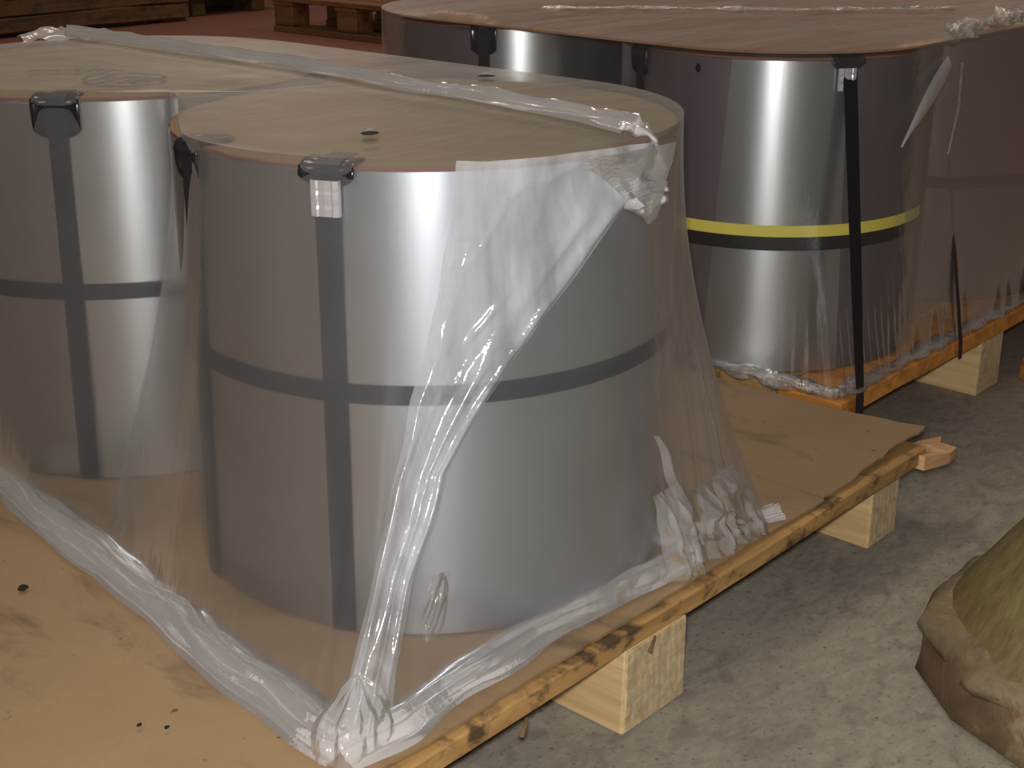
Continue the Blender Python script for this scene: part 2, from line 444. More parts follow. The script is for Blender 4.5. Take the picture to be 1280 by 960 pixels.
def pol(r, a, z): return (r * math.cos(a * D2R), r * math.sin(a * D2R), z)
def protector(R, h, a, wdeg, drop, inward, mat, parent):
    """angle piece folded over the rim under a strap"""
    prof = [(R - inward, h + .0055)] + [(R - inward * (1 - q), h + .0065 + .003 * math.sin(q * 3.1)) for q in (.3, .6, .85)] + \
           [(R + .004, h + .003), (R + .0075, h - .006), (R + .0065, h - drop * .5), (R + .004, h - drop)]
    n = 14; V = []
    for i in range(n + 1):
        f = i / n * 2 - 1; aa = a + f * wdeg / 2
        bulge = .004 * (abs(f) ** 6)
        for q, (r, z) in enumerate(prof):
            zz = z + (.010 * abs(f) ** 3 if q == len(prof) - 1 else 0)
            V.append(pol(r + bulge, aa, zz + bulge * .5))
    m = len(prof); F = grid_faces(n + 1, m); o = pydata('edge_protector', V, F, mat, parent)
    s = o.modifiers.new('thick', 'SOLIDIFY'); s.thickness = .0025; s.offset = 1
    return o
def buckle(R, a, z0, z1, wdeg, parent):
    """folded zinc seal: plate with two crimped side lips"""
    n = 10; V = []
    prof = [(-1.0, .000), (-.97, .0055), (-.62, .0062), (-.5, .0050), (.0, .0056), (.5, .0050), (.62, .0062), (.97, .0055), (1.0, .000)]
    for j in range(n + 1):
        t = j / n; crimp = -.0008 if j in (3, 4, 7) else 0
        for f, o_ in prof: V.append(pol(R + .0045 + o_ + crimp * (1 if abs(f) < .9 else 0), a + f * wdeg / 2, z0 + (z1 - z0) * t))
    o = pydata('buckle', V, grid_faces(n + 1, len(prof)), M['buckle'], parent, smooth=False)
    s = o.modifiers.new('thick', 'SOLIDIFY'); s.thickness = .0015; s.offset = -1
    return o
def vstrap(R, h, a_top, a_bot, width, mat, parent, z_bot=0.0, name='strap', inward=.06):
    P = [pol(R - inward, a_top, h + .009), pol(R - .012, a_top, h + .0105), pol(R + .004, a_top, h + .006), pol(R + .0065, a_top, h - .006)]
    for q in range(1, 13):
        t = q / 12; P.append(pol(R + .0065 - .003 * min(1, t * 4), a_top + (a_bot - a_top) * t, h - .006 + (z_bot - h + .006) * t))
    W = [(-math.sin((a_top + (a_bot - a_top) * max(0, i - 3) / 12) * D2R), math.cos((a_top + (a_bot - a_top) * max(0, i - 3) / 12) * D2R), 0) for i in range(len(P))]
    return ribbon(name, P, W, width, .0014, mat, parent)

R_A, H_A = .373, .833 - SHEET
# nearest coil
cF = empty('steel_coil', (1.486, 1.510, SHEET + .001))
tag(cF, 'nearest upright steel coil, bright buckle on its dark strap, gathered film beside it', 'steel coil')
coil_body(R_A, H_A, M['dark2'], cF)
o = arc_panel('reflection_panel', R_A + .0005, .0012, -152.0, 12, .001, H_A - .001, M['steel'], cF, 0, 0, 70); o['label'] = 'bright reflecting band of the steel, built as a panel'  # coil's bright reflection built in as a lighter panel over the darker body
cv = cover(R_A, H_A, M['paper'], cF, 1.0)
ring('belly_strap', R_A + .002, .0014, .343, .371, M['strap'], cF)
st = vstrap(R_A, H_A, -153.9, -154.6, .034, M['strap'], cF)
buckle(R_A + .003, -153.9, H_A - .058, H_A - .012, 5.4, st)
protector(R_A, H_A, -153.9, 11, .022, .05, M['prot'], cF)
vstrap(R_A, H_A, -192.5, -197.5, .034, M['strap'], cF)
protector(R_A, H_A, -192.5, 10.5, .050, .05, M['prot'], cF)
# left coil
cL = empty('steel_coil', (1.487, 2.305, SHEET + .001))
tag(cL, 'left steel coil blurred behind the film, marker scrawl on its paper top', 'steel coil')
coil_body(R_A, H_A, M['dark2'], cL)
o = arc_panel('reflection_panel', R_A + .0005, .0012, -137, -60, .001, H_A - .001, M['steel2'], cL); o['label'] = 'bright reflecting band of the steel, built as a panel'
cvL = cover(R_A, H_A, M['paper'], cL, 5.0)
ring('belly_strap', R_A + .002, .0014, .325, .353, M['strap'], cL)
vstrap(R_A, H_A, -139.0, -141, .032, M['strap'], cL)
protector(R_A, H_A, -139.3, 11.5, .058, .05, M['prot'], cL)

def scrawl(parent, pts, z, wdt=.010):
    P = [(x, y, z) for x, y in pts]
    W = []
    for i in range(len(P)):
        a = Vector(P[min(i + 1, len(P) - 1)]) - Vector(P[max(i - 1, 0)]); W.append((-a.y, a.x, 0) if a.length > 0 else (1, 0, 0))
    return ribbon('marker_stroke', P, W, wdt, .0006, M['ink'], parent)
def L2(x, y): return (x - 1.487, y - 2.305)
zi = H_A + .0105
def img_frame(cx, cy):   # writing runs along the reader's right hand, upright away from the reader
    r = (.669, -.743); u = (.743, .669)
    return lambda a, b: (cx - 1.487 + r[0] * a + u[0] * b, cy - 2.305 + r[1] * a + u[1] * b)
fr = img_frame(1.385, 2.140)
scrawl(cvL, [fr(.068 * math.cos(q / 20 * 6.6), .050 * math.sin(q / 20 * 6.6)) for q in range(21)], zi)
scrawl(cvL, [fr(-.038, -.024), fr(-.030, .022), fr(-.018, .026)], zi)
scrawl(cvL, [fr(-.004, -.024), fr(.002, .024)], zi)
scrawl(cvL, [fr(.028 + .014 * math.cos(q / 10 * 6.3), .022 * math.sin(q / 10 * 6.3)) for q in range(11)], zi)
fr = img_frame(1.372, 2.278)
for k in range(5):
    x = -.075 + k * .034
    scrawl(cvL, [fr(x, -.010 + .012 * math.sin(k)), fr(x + .008, .020), fr(x + .016, -.004), fr(x + .022, .014 + .006 * math.cos(k * 2))], zi, .008)

def tear(parent, x, y, z, length, width, ang, flap=True):
    """small torn slit with a lifted lip"""
    n = 16; V = []
    ca, sa = math.cos(ang), math.sin(ang)
    for i in range(n):
        a = 2 * math.pi * i / n; r = 1 + .18 * nz(i * 1.3, x * 7)
        p, q = length / 2 * math.cos(a) * r, width / 2 * math.sin(a) * r
        V.append((x + p * ca - q * sa, y + p * sa + q * ca, z))
    h = pydata('tear', V, [tuple(range(n))], M['hole'], parent, smooth=False)  # dark disc painted for the shade inside the tear
    V = []
    for i in range(9):
        f = i / 8 * 2 - 1; p = length / 2 * f
        q = width / 2 * math.sqrt(max(0, 1 - f * f))
        for (qq, zz) in ((q, .0008), (q * .55, .004 * (1 - f * f) + .001)):
            V.append((x + p * ca - qq * sa, y + p * sa + qq * ca, z + zz))
    pydata('torn_lip', V, grid_faces(9, 2), M['hem'], h)
    return h

# coils on the far pallet
R_B, H_B = .338, .822 - DECK2
cR = empty('steel_coil', (2.738, 1.686, DECK2 + .003))
tag(cR, 'steel coil with yellow strap around it, standing behind the nearest one', 'steel coil')
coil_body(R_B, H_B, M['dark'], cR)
o = arc_panel('reflection_panel', R_B + .0005, .0012, -163.2, -124.5, .001, H_B - .001, M['steel2'], cR, -6.0, 5.0); o['label'] = 'bright reflecting band between darker steel, built as a panel'
cover(R_B, H_B, M['paper_red'], cR, 11.0)
o = ring('belly_strap', R_B + .002, .0016, .294, .3185, M['yellow'], cR, (.004, 0)); o['label'] = 'yellow plastic strap'
ring('belly_strap', R_B + .0025, .0014, .266, .2945, M['strapk'], cR, (.004, 0))
vstrap(R_B, H_B, -74.9, -74.9, .030, M['strapk'], cR); protector(R_B, H_B, -74.9, 10, .050, .05, M['prot'], cR)
vstrap(R_B, H_B, -203, -203, .026, M['strapk'], cR); protector(R_B, H_B, -203, 10, .055, .05, M['prot'], cR)
protector(R_B, H_B, -124.3, 11, .020, .05, M['prot'], cR)
def tie_down(a, x1, y1, width, parent, c, R, h, zdeck, bk=False):
    """strap from the coil's rim straight down to the pallet's edge and over it"""
    cx, cy = c
    P = [pol(R - .06, a, h + .010), pol(R - .01, a, h + .011), pol(R + .006, a, h + .004)]
    e = (x1 - cx, y1 - cy, -.004); s0 = P[-1]
    for q in range(1, 10):
        t = q / 9; P.append((s0[0] + (e[0] - s0[0]) * t, s0[1] + (e[1] - s0[1]) * t, s0[2] + (e[2] - s0[2]) * t))
    P.append((e[0], e[1] - .002, e[2] - .036))
    W = [(-math.sin(a * D2R), math.cos(a * D2R), 0)] * 3 + [(-math.sin(a * D2R) * (1 - q / 9) + q / 9, math.cos(a * D2R) * (1 - q / 9), 0) for q in range(1, 10)] + [(1, 0, 0)]
    return ribbon('tie_down_strap', P, W, width, .0016, M['strapk'], parent)
st = tie_down(-124.3, 2.470, 1.276, .030, cR, (2.738, 1.686), R_B, H_B, DECK2)
b = buckle(R_B + .004, -125.0, H_B - .058, H_B - .014, 5.4, st)
tie_down(-58, 2.924, 1.276, .016, cR, (2.738, 1.686), R_B, H_B, DECK2)

cB = empty('steel_coil', (2.768, 2.465, DECK2 + .003))
tag(cB, 'farthest left steel coil, rising behind the nearest coil at top centre', 'steel coil')
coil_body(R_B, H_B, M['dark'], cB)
o = arc_panel('reflection_panel', R_B + .0005, .0012, -150, -60, .001, H_B - .001, M['steel2'], cB); o['label'] = 'bright reflecting band of the steel, built as a panel'
cover(R_B, H_B, M['paper'], cB, 15.0)
vstrap(R_B, H_B, -152.5, -152.5, .026, M['strapk'], cB); protector(R_B, H_B, -152.6, 10, .060, .05, M['prot'], cB)
ring('belly_strap', R_B + .002, .0014, .30, .328, M['strapk'], cB)

cC = empty('steel_coil', (3.434, 1.670, DECK2 + .003))
tag(cC, 'dark steel coil under film at the right edge of the photo', 'steel coil')
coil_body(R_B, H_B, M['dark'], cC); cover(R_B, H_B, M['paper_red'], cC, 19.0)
vstrap(R_B, H_B, -95, -95, .028, M['strapk'], cC); ring('belly_strap', R_B + .002, .0014, .28, .308, M['strapk'], cC)
# ---------------------------------------------------------------- plastic covers
def hull_path(circles, n):
    P = []
    for cx, cy, r in circles:
        a = np.linspace(0, 2 * np.pi, 361)[:-1]; P.append(np.c_[cx + r * np.cos(a), cy + r * np.sin(a)])
    P = np.unique(np.round(np.vstack(P), 7), axis=0); P = P[np.lexsort((P[:, 1], P[:, 0]))]
    def half(Q):
        h = []
        for p in Q:
            while len(h) > 1 and (h[-1][0] - h[-2][0]) * (p[1] - h[-2][1]) - (h[-1][1] - h[-2][1]) * (p[0] - h[-2][0]) <= 0: h.pop()
            h.append(p)
        return h[:-1]
    Hh = np.array(half(P) + half(P[::-1]))
    d = np.roll(Hh, -1, 0) - Hh; L = np.hypot(*d.T); cum = np.r_[0, np.cumsum(L)]
    s = np.linspace(0, cum[-1], n + 1)[:-1]; Hc = np.vstack([Hh, Hh[:1]])
    Q = np.c_[np.interp(s, cum, Hc[:, 0]), np.interp(s, cum, Hc[:, 1])]
    T = np.roll(Q, -2, 0) - np.roll(Q, 2, 0); N = np.c_[T[:, 1], -T[:, 0]]; N /= np.hypot(*N.T)[:, None]
    return Q, N
def to_poly(Q, N, poly):
    poly = np.array(poly, float); out = np.full(len(Q), 1e9)
    for i in range(len(poly)):
        a = poly[i]; b = poly[(i + 1) % len(poly)]; e = b - a; m = np.array([e[1], -e[0]]); m /= np.hypot(*m)
        den = N @ m; dist = ((a - Q) @ m) / np.where(abs(den) < 1e-6, 1e-6, den)
        out = np.where(den > 1e-6, np.minimum(out, np.maximum(dist, .004)), out)
    return out
def smooth_closed(x, k):
    ker = np.hanning(k + 2)[1:-1]; ker /= ker.sum(); p = k // 2
    return np.convolve(np.r_[x[-p:], x, x[:p]], ker, 'valid')[:len(x)]

class Drape:
    def __init__(s, Q, N, B, zt, zb, power=1.9, mask=None):
        s.Q, s.N, s.B = Q, N, B; s.n = len(Q); s.zt, s.zb, s.p = zt, zb, power
        s.M = B - Q; s.M = s.M / np.maximum(1e-5, np.hypot(*s.M.T))[:, None]
        s.A = np.degrees(np.arctan2(s.N[:, 1], s.N[:, 0])); s.mask = np.ones(s.n, bool) if mask is None else mask
        s.arc = np.r_[0, np.cumsum(np.hypot(*(np.roll(s.Q, -1, 0) - s.Q).T))][:-1]
    def point(s, i, t, off=0.0):
        """column i (may be fractional), t from rim (0) to deck (1)"""
        i0 = int(math.floor(i)) % s.n; i1 = (i0 + 1) % s.n; f = i - math.floor(i)
        L = lambda X: X[i0] * (1 - f) + X[i1] * f
        q = L(s.Q); q = q + (L(s.B) - q) * t ** s.p + L(s.M) * off
        return (q[0], q[1], s.zt + (s.zb - s.zt) * t)
    def col(s, ang):
        """column whose outward normal points at ang degrees (on a round stretch)"""
        d = np.abs((s.A - ang + 180) % 360 - 180) + np.where(s.mask, 0, 999); return int(d.argmin())
    def build(s, name, mat, parent, wrinkle, nt=84):
        V = []
        for i in range(s.n):
            for j in range(nt + 1):
                t = j / nt
                V.append(s.point(i, t, wrinkle(s, i, t)))
        return pydata(name, V, grid_faces(s.n, nt + 1, True), mat, parent)
    def top(s, name, mat, parent, zfun):
        """the part of the sheet lying over the tops"""
        c = s.Q.mean(0); rings = 26; V = [(c[0], c[1], zfun(c[0], c[1], 0))]; F = []
        step = max(1, s.n // 300); idx = list(range(0, s.n, step)); m = len(idx)
        for k in range(1, rings + 1):
            f = k / rings
            for i in idx:
                q = c + (s.Q[i] - c) * f
                V.append((q[0], q[1], zfun(q[0], q[1], f) if k < rings else s.zt))
        for a in range(m): F.append((0, 1 + a, 1 + (a + 1) % m))
        for k in range(rings - 1):
            for a in range(m):
                p = 1 + k * m + a; q = 1 + k * m + (a + 1) % m; F.append((p, p + m, q + m, q))
        return pydata(name, V, F, mat, parent)

def bell(x, w): return math.exp(-(x / w) ** 2)
ZT = .8500
film = empty('plastic_cover'); tag(film, 'milky plastic film draped over the two nearest coils down to the deck', 'plastic film')
# rim path: round the near coil, straight along the hidden side, round the left coil, dipping between the two
def ring_pts(cx, cy, r, a0, a1, n): 
    a = np.radians(np.linspace(a0, a1, n, endpoint=False)); return np.c_[cx + r * np.cos(a), cy + r * np.sin(a)], np.c_[np.cos(a), np.sin(a)]
FC, LC, RF = np.array([1.486, 1.510]), np.array([1.487, 2.305]), .381
q1, n1 = ring_pts(*FC, RF, -195, 0, 470)
q2 = np.linspace(FC + [RF, 0], LC + [RF, 0], 90, endpoint=False); n2 = np.tile([1.0, 0.0], (90, 1))
q3, n3 = ring_pts(*LC, RF, 0, 180, 200)
q4, n4 = ring_pts(*LC, RF, 180, 250, 150)
e0 = LC + RF * np.array([math.cos(math.radians(250)), math.sin(math.radians(250))]); e1 = q1[0]
q5 = np.linspace(e0, e1, 60, endpoint=False); dv = e1 - e0; nn = np.array([dv[1], -dv[0]]) / np.hypot(*dv); n5 = np.tile(nn, (60, 1))
POLY = [(.955, 1.110), (1.872, 1.085), (1.93, 2.76), (1.16, 2.76)]
b1 = q1 + n1 * to_poly(q1, n1, POLY)[:, None]; b2 = q2 + n2 * to_poly(q2, n2, POLY)[:, None]; b3 = q3 + n3 * to_poly(q3, n3, POLY)[:, None]
k180 = int(np.argmin(np.abs(np.degrees(np.unwrap(np.arctan2(n1[:, 1], n1[:, 0]))) + 0) * 0 + np.abs(np.linspace(-195, 0, 470, endpoint=False) + 180)))
end = b1[k180]; st0 = q4[0] + n4[0] * to_poly(q4[:1], n4[:1], POLY)[0]
m45 = len(q4) + len(q5) + k180; bb = np.linspace(st0, end, m45, endpoint=False)
b4 = bb[:len(q4)]; b5 = bb[len(q4):len(q4) + len(q5)]; b1[:k180] = bb[len(q4) + len(q5):]
QA = np.vstack([q1, q2, q3, q4, q5]); NA = np.vstack([n1, n2, n3, n4, n5]); BA = np.vstack([b1, b2, b3, b4, b5])
for _ in range(150):
    QA = (np.roll(QA, 1, 0) + 2 * QA + np.roll(QA, -1, 0)) / 4; BA = (np.roll(BA, 1, 0) + 2 * BA + np.roll(BA, -1, 0)) / 4
    NA = (np.roll(NA, 1, 0) + 2 * NA + np.roll(NA, -1, 0)) / 4
mk = np.zeros(len(QA), bool); mk[:470] = True
dr = Drape(QA, NA, BA, ZT, SHEET + .004, 1.9, mk)
def wr1(s, i, t):
    a = s.A[i]; x = s.arc[i]
    amp = .0008 + .004 * t * t
    off = amp * fbm(x * 3, t * 1.6, 3.0)
    if not s.mask[i]: return off
    dc = ((a + 143 + 180) % 360) - 180            # pleats running into the near corner
    if abs(dc) < 40: off += .004 * t ** 4 * bell(dc, 7) * math.sin(a * 1.7 + 1.6 * nz(t * 3, a * .2))
    da = ((a + 62 + 180) % 360) - 180             # folds running to the right hand corner
    if abs(da) < 40: off += .008 * t ** 2.2 * bell(da, 12) * math.sin(a * .9 + 2.0 * nz(t * 2, 5))
    # tight pleats just above the hem
    off += .004 * max(0, (t - .88) / .12) * fbm(x * 30, t * 4, 2)
    return off
dr.build('draped_side', M['film'], film, wr1)
def ztop1(x, y, f):
    return ZT + .004 * (1 - f) + .0022 * fbm(x * 5, y * 5, 8) + .006 * bell(x - 1.45, .05) * bell(y - 1.915, .04)
dr.top('sheet_over_tops', M['film_top'], film, ztop1)
tear(film, 1.262, 1.388, ZT + .0085, .024, .030, -.85)
tear(film, 1.745, 1.628, ZT + .0085, .032, .026, -.85)

# doubled, gathered wedge of film running from the rim down to the near corner
def lerp_tab(tab, t):
    for (t0, v0), (t1, v1) in zip(tab, tab[1:]):
        if t <= t1: return v0 + (v1 - v0) * (t - t0) / (t1 - t0)
    return tab[-1][1]
left = [(0, -129), (.135, -130.7), (.26, -133.1), (.45, -138.2), (.685, -142.2), (.835, -144.5), (1.0, -146.5)]
right = [(0, -84), (.12, -93), (.185, -99.8), (.285, -109.9), (.385, -119), (.58, -132.3), (.75, -137.2), (.9, -139.5), (1.0, -140)]
iN = 64; jN = 130; V = []
c0 = dr.col(-150); 
def colf(a):
    # fractional column for an angle on the near round end
    k = dr.col(a); k0, k1 = (k - 1) % dr.n, (k + 1) % dr.n
    da = (dr.A[k1] - dr.A[k0]); return k + (a - dr.A[k]) / da * 2 if abs(da) > 1e-6 else k
for j in range(jN + 1):
    t = j / jN; aL, aR = lerp_tab(left, t), lerp_tab(right, t); aL += .7 * nz(t * 9, 3.3); aR += .9 * nz(t * 7, 8.1)
    for i in range(iN + 1):
        f = i / iN; a = aL + (aR - aL) * f
        wv = .012 + .007 * math.sin(f * 9 + 2.2 * nz(t * 2, 1) + t * 2.0) * (.4 + .6 * t) + .003 * fbm(f * 3 + t * 2, t * 3 - f * 2, 4, 3)
        # diagonal creases that slant down to the left in the wide upper part
        cr = abs(math.sin((f * 2.2 + t * 8.0) * 2.0 + 2.5 * nz(f * 3, t * 5, 2)))
        wv += .0085 * (1 - cr) ** 2.5 * (1 - t) ** 1.2 * (.45 + .75 * nz(f * 6, t * 7, 5))
        # long ridge along the right hand border, pleats towards the corner
        wv += .010 * bell(f - .90, .07) * (1 - .5 * t) + .016 * bell(f - .62, .06) * max(0, t - .30) + .010 * bell(f - .25, .05) * max(0, t - .55)
        wv *= min(1, .25 + 6 * f) if f < .2 else 1
        V.append(dr.point(colf(a), max(t, .002), wv))
pydata('gathered_fold', V, grid_faces(jN + 1, iN + 1), M['fold'], film)

# thick lip of the seam where the fold leaves the rim
def tube(name, P, rad, mat, parent, seed=0, n=14, flat=.6, crinkle=.35, up=(0, 0, 1)):
    """crumpled roll of film along the points P, rad(t) its half width"""
    V = []; m = len(P)
    for i in range(m):
        p = Vector(P[i]); t = (Vector(P[min(i + 1, m - 1)]) - Vector(P[max(i - 1, 0)])).normalized()
        u = Vector(up); sd = t.cross(u).normalized(); u = sd.cross(t).normalized()
        f = i / (m - 1); r = rad(f)
        for k in range(n):
            a = 2 * math.pi * k / n
            rr = r * (1 + crinkle * fbm(math.cos(a) * 1.6 + seed, f * m * .22, math.sin(a) * 1.6) + .5 * crinkle * math.sin(f * m * .9 + 2 * math.cos(a) + seed))
            V.append(p + sd * math.cos(a) * rr + u * math.sin(a) * rr * flat)
    F = []
    for i in range(m - 1):
        for k in range(n):
            a = i * n + k; b = i * n + (k + 1) % n; F.append((a, b, b + n, a + n))
    F.append(tuple(range(n))); F.append(tuple(range((m - 1) * n, m * n))[::-1])
    return pydata(name, V, F, mat, parent)
def polyline(pts, n):
    P = np.array(pts, float); d = np.r_[0, np.cumsum(np.linalg.norm(np.diff(P, axis=0), axis=1))]
    s = np.linspace(0, d[-1], n); Q = np.c_[[np.interp(s, d, P[:, k]) for k in range(P.shape[1])]].T
    for _ in range(3): Q[1:-1] = (Q[:-2] + Q[1:-1] * 2 + Q[2:]) / 4
    return [tuple(q) for q in Q]
# seam of welded film crossing both tops
sm = polyline([(1.60, 2.66, ZT - .004), (1.605, 2.45, ZT + .005), (1.60, 2.10, ZT + .006), (1.585, 1.79, ZT + .007), (1.560, 1.625, ZT + .008), (1.562, 1.44, ZT + .009), (1.535, 1.23, ZT + .010), (1.505, 1.135, ZT + .008)], 120)
sm = [(x, y, 0) for x, y, z in sm]
SEAM = (sm, lambda f: .013 + .018 * max(0, f - .5) + .003 * math.sin(f * 40))
# stray flap at the far end of the seam
V = []
for i in range(24):
    for j in range(10):
        a, b = i / 23, j / 9
        V.append((1.50 + .20 * a + .03 * b, 2.66 + .07 * b - .02 * a + .02 * nz(a * 3, b * 2), ZT + .002 + .010 * fbm(a * 4, b * 3, 2) + .018 * b * bell(a - .35, .3)))
pydata('loose_flap', V, grid_faces(24, 10), M['hem'], film)
lip = polyline([(1.505, 1.16, ZT + .014), (1.515, 1.122, ZT + .010), (1.53, 1.112, ZT - .02), (1.520, 1.107, ZT - .05), (1.525, 1.108, ZT - .075), (1.49, 1.104, ZT - .098), (1.46, 1.106, ZT - .075)], 60)
tube('fold_lip', lip, lambda f: .011 + .006 * math.sin(f * 14), M['hem'], film, 5.0, 10, .5, .5)
V = []
for i in range(26):
    for j in range(20):
        a, b = i / 25, j / 19
        ang = -106 + 22 * a - 2.5 * b * a + 1.2 * nz(b * 3, 4); c = colf(ang); depth = (.015 + .115 * a ** 1.3 - .03 * max(0, a - .85) / .15) * b
        V.append(dr.point(c, .003 + depth / (ZT - SHEET), .043 - .014 * b + .003 * math.sin(a * 7 + b * 2) + .003 * fbm(a * 2, b * 2, 9)))
pydata('hanging_flap', V, grid_faces(26, 20), M['fold'], film)

# folded hem lying on the deck
def band(name, pts, wid, n, mat, parent, z0, seed, layers=3):
    """flat band of film folded over itself lengthwise, edges wandering, a few ridges along it"""
    P = polyline(pts, n); V = []; F = []; m = 22; base = 0
    for L in range(layers):
        for i in range(n):
            p = Vector(P[i]); t = (Vector(P[min(i + 1, n - 1)]) - Vector(P[max(i - 1, 0)])).normalized(); sd = Vector((t.y, -t.x, 0))
            f = i / (n - 1); d = (p - Vector(P[0])).length
            w0 = wid(f) * (1 - .18 * L); o0 = wid(f) * .25 * nz(d * 7, seed + L * 3.1)
            for j in range(m):
                g = j / (m - 1) * 2 - 1
                q = g * w0 * (1 + .16 * nz(d * 8, seed + 4 * L + (1 if g > 0 else 0))) + o0
                h = .004 + .0045 * L + (1 - g * g) * (.006 + .010 * (nz(d * 6, seed + 9 + L) + .5)) + .0045 * math.sin(g * 8 + 3 * nz(d * 9, seed + L * 2) + L) * (1 - g * g) + .0035 * fbm(d * 4, g * 4, seed + L)
                V.append(p + sd * q + Vector((0, 0, z0 + max(.0015 + .002 * L, h))))
        F += [tuple(base + q for q in ff) for ff in grid_faces(n, m)]; base += n * m
    return pydata(name, V, F, mat, parent)
band('top_seam', SEAM[0], SEAM[1], 150, M['hem'], film, ZT + .004, 12.0, 2)
band('folded_hem', [(1.145, 2.60, 0), (1.098, 2.19, 0), (1.062, 1.98, 0), (1.030, 1.74, 0), (.985, 1.40, 0), (.955, 1.19, 0), (.955, 1.12, 0)], lambda f: .038 + .010 * max(0, f - .3) + .004 * math.sin(f * 17), 220, M['hem'], film, SHEET, 1.0)
band('folded_hem', [(.935, 1.128, 0), (1.02, 1.118, 0), (1.12, 1.128, 0), (1.30, 1.138, 0), (1.45, 1.132, 0), (1.56, 1.120, 0), (1.655, 1.122, 0)], lambda f: .040 - .010 * f + .004 * math.sin(f * 19), 180, M['hem'], film, SHEET, 5.0)
band('folded_hem', [(1.64, 1.22, 0), (1.69, 1.165, 0), (1.77, 1.120, 0), (1.868, 1.095, 0)], lambda f: .034 - .014 * f + .004 * math.sin(f * 13), 80, M['hem'], film, SHEET, 8.0, 2)
# tuft where the pleats meet at the near corner
V = []; nA, nB = 72, 30
for i in range(nA):
    for j in range(nB):
        a = i / nA; b = j / (nB - 1)
        ang = 2 * math.pi * a; r = .050 * math.sin(b * 1.75) ** .8
        dx, dy = math.cos(ang), math.sin(ang)
        r *= 1 + .14 * fbm(dx * 2.2, dy * 2.2, b * 2 + 3) + .10 * math.sin(ang * 5 + 3 * nz(dx * 2, b * 3)) * (1 - .4 * b)
        V.append((1.000 + r * dx * 1.05 - .035 * b, 1.155 + r * dy * .80 - .025 * b, SHEET + .004 + .070 * (1 - b) ** .8 + .010 * (1 - b) * nz(dx * 3, dy * 3, 6)))
pydata('gathered_tuft', V, grid_faces(nA, nB, True), M['crumple'], film)
# crinkled bubble of slack film low on the front
V = []; c = colf(-134.5)
for i in range(30):
    for j in range(40):
        a, b = i / 29 * 2 - 1, j / 39 * 2 - 1
        rr = math.hypot(a, b)
        hgt = .014 * max(0, 1 - rr ** 2) ** .6 + .012 * max(0, 1 - rr) * math.sin(a * 7 + b * 5)
        V.append(dr.point(c + a * 4.2 - b * 1.6, .815 + b * .055, .014 + hgt))
pydata('slack_bubble', V, grid_faces(30, 40), M['bubble'], film)
# pulled folds ending in a knot low on the right
def ridge(name, angs, ts, width, height, mat, seed):
    V = []; n = 70; m = 9
    for i in range(n):
        f = i / (n - 1); t = ts[0] + (ts[1] - ts[0]) * f
        a = angs[0] + (angs[1] - angs[0]) * f + 1.2 * nz(f * 4, seed)
        wd = width * math.sin(math.pi * min(1, f * .85 + .12)) ** .7
        for j in range(m):
            g = j / (m - 1) * 2 - 1
            V.append(dr.point(colf(a + g * wd), t, .010 + height * (1 - g * g) * math.sin(math.pi * min(.95, f + .05)) ** .5))
    pydata(name, V, grid_faces(n, m), mat, film)
def crumple(name, a0, a1, t0, t1, amp, seed, mat, skew=0.0):
    n, m = 60, 50; V = []
    for i in range(n):
        for j in range(m):
            f, g = i / (n - 1), j / (m - 1); t = t0 + (t1 - t0) * g
            a = a0 + (a1 - a0) * f + skew * g + 1.0 * nz(g * 4, seed + (3 if f > .5 else 0))
            e = min(1, 5 * f, 5 * (1 - f)) * min(1, 4 * g)
            rg = (1 - abs(fbm(f * 4.0 + seed, g * 1.1, seed, 2))) ** 3
            V.append(dr.point(colf(a), min(t, .999), .006 + e * amp * (.25 + rg + .3 * math.sin(f * 12 + 2 * nz(g * 3, seed)))))
    return pydata(name, V, grid_faces(n, m), mat, film)
crumple('crumpled_corner', -70, -53, .82, .999, .018, 2.0, M['crumple'], 2)
crumple('crumpled_corner', -84, -75, .78, .999, .020, 5.0, M['crumple'], 4)
ridge('pulled_fold', (-83, -70), (.64, .95), 1.3, .012, M['crumple'], 1)
ridge('pulled_fold', (-64, -58), (.50, .95), 1.2, .010, M['clear'], 2)

# clear film over the far coils
film2 = empty('plastic_cover'); tag(film2, 'clear plastic film stretched over the coils on the far pallet', 'plastic film')
ZT2 = .844
Q2, N2 = hull_path([(2.738, 1.686, .350), (2.768, 2.465, .350), (3.434, 1.670, .350)], 900)
D2 = smooth_closed(to_poly(Q2, N2, [(2.398, 1.288), (3.9, 1.290), (3.95, 1.9), (3.25, 2.96), (2.42, 2.96)]), 9)
dr2 = Drape(Q2, N2, Q2 + N2 * D2[:, None], ZT2, DECK2 + .004, 2.4)
# brown paper laid across all four far coils
Vp = []; cpt = Q2.mean(0); mP = 180
for lay_ in (0, 1):
    Vp.append((cpt[0], cpt[1], .8378 + .001 * lay_))
    for k in range(1, 13):
        for i in range(mP):
            q = cpt + (Q2[i * 5] - cpt) * (k / 12) * .985; Vp.append((q[0], q[1], .8378 + .001 * lay_ + .0006 * fbm(q[0] * 5, q[1] * 5, 3)))
Fp = []; oP = 1 + 12 * mP
for lay_ in (0, 1):
    o_ = lay_ * oP
    for i in range(mP): Fp.append((o_, o_ + 1 + i, o_ + 1 + (i + 1) % mP))
    for k in range(11):
        for i in range(mP):
            p_ = o_ + 1 + k * mP + i; q_ = o_ + 1 + k * mP + (i + 1) % mP; Fp.append((p_, p_ + mP, q_ + mP, q_))
for i in range(mP):
    p_ = 1 + 11 * mP + i; q_ = 1 + 11 * mP + (i + 1) % mP; Fp.append((p_, q_, q_ + oP, p_ + oP))
kp = pydata('kraft_paper', Vp, Fp, M['paper_red'], None, smooth=False); tag(kp, 'reddish brown paper lying over the tops of the coils behind', 'paper')
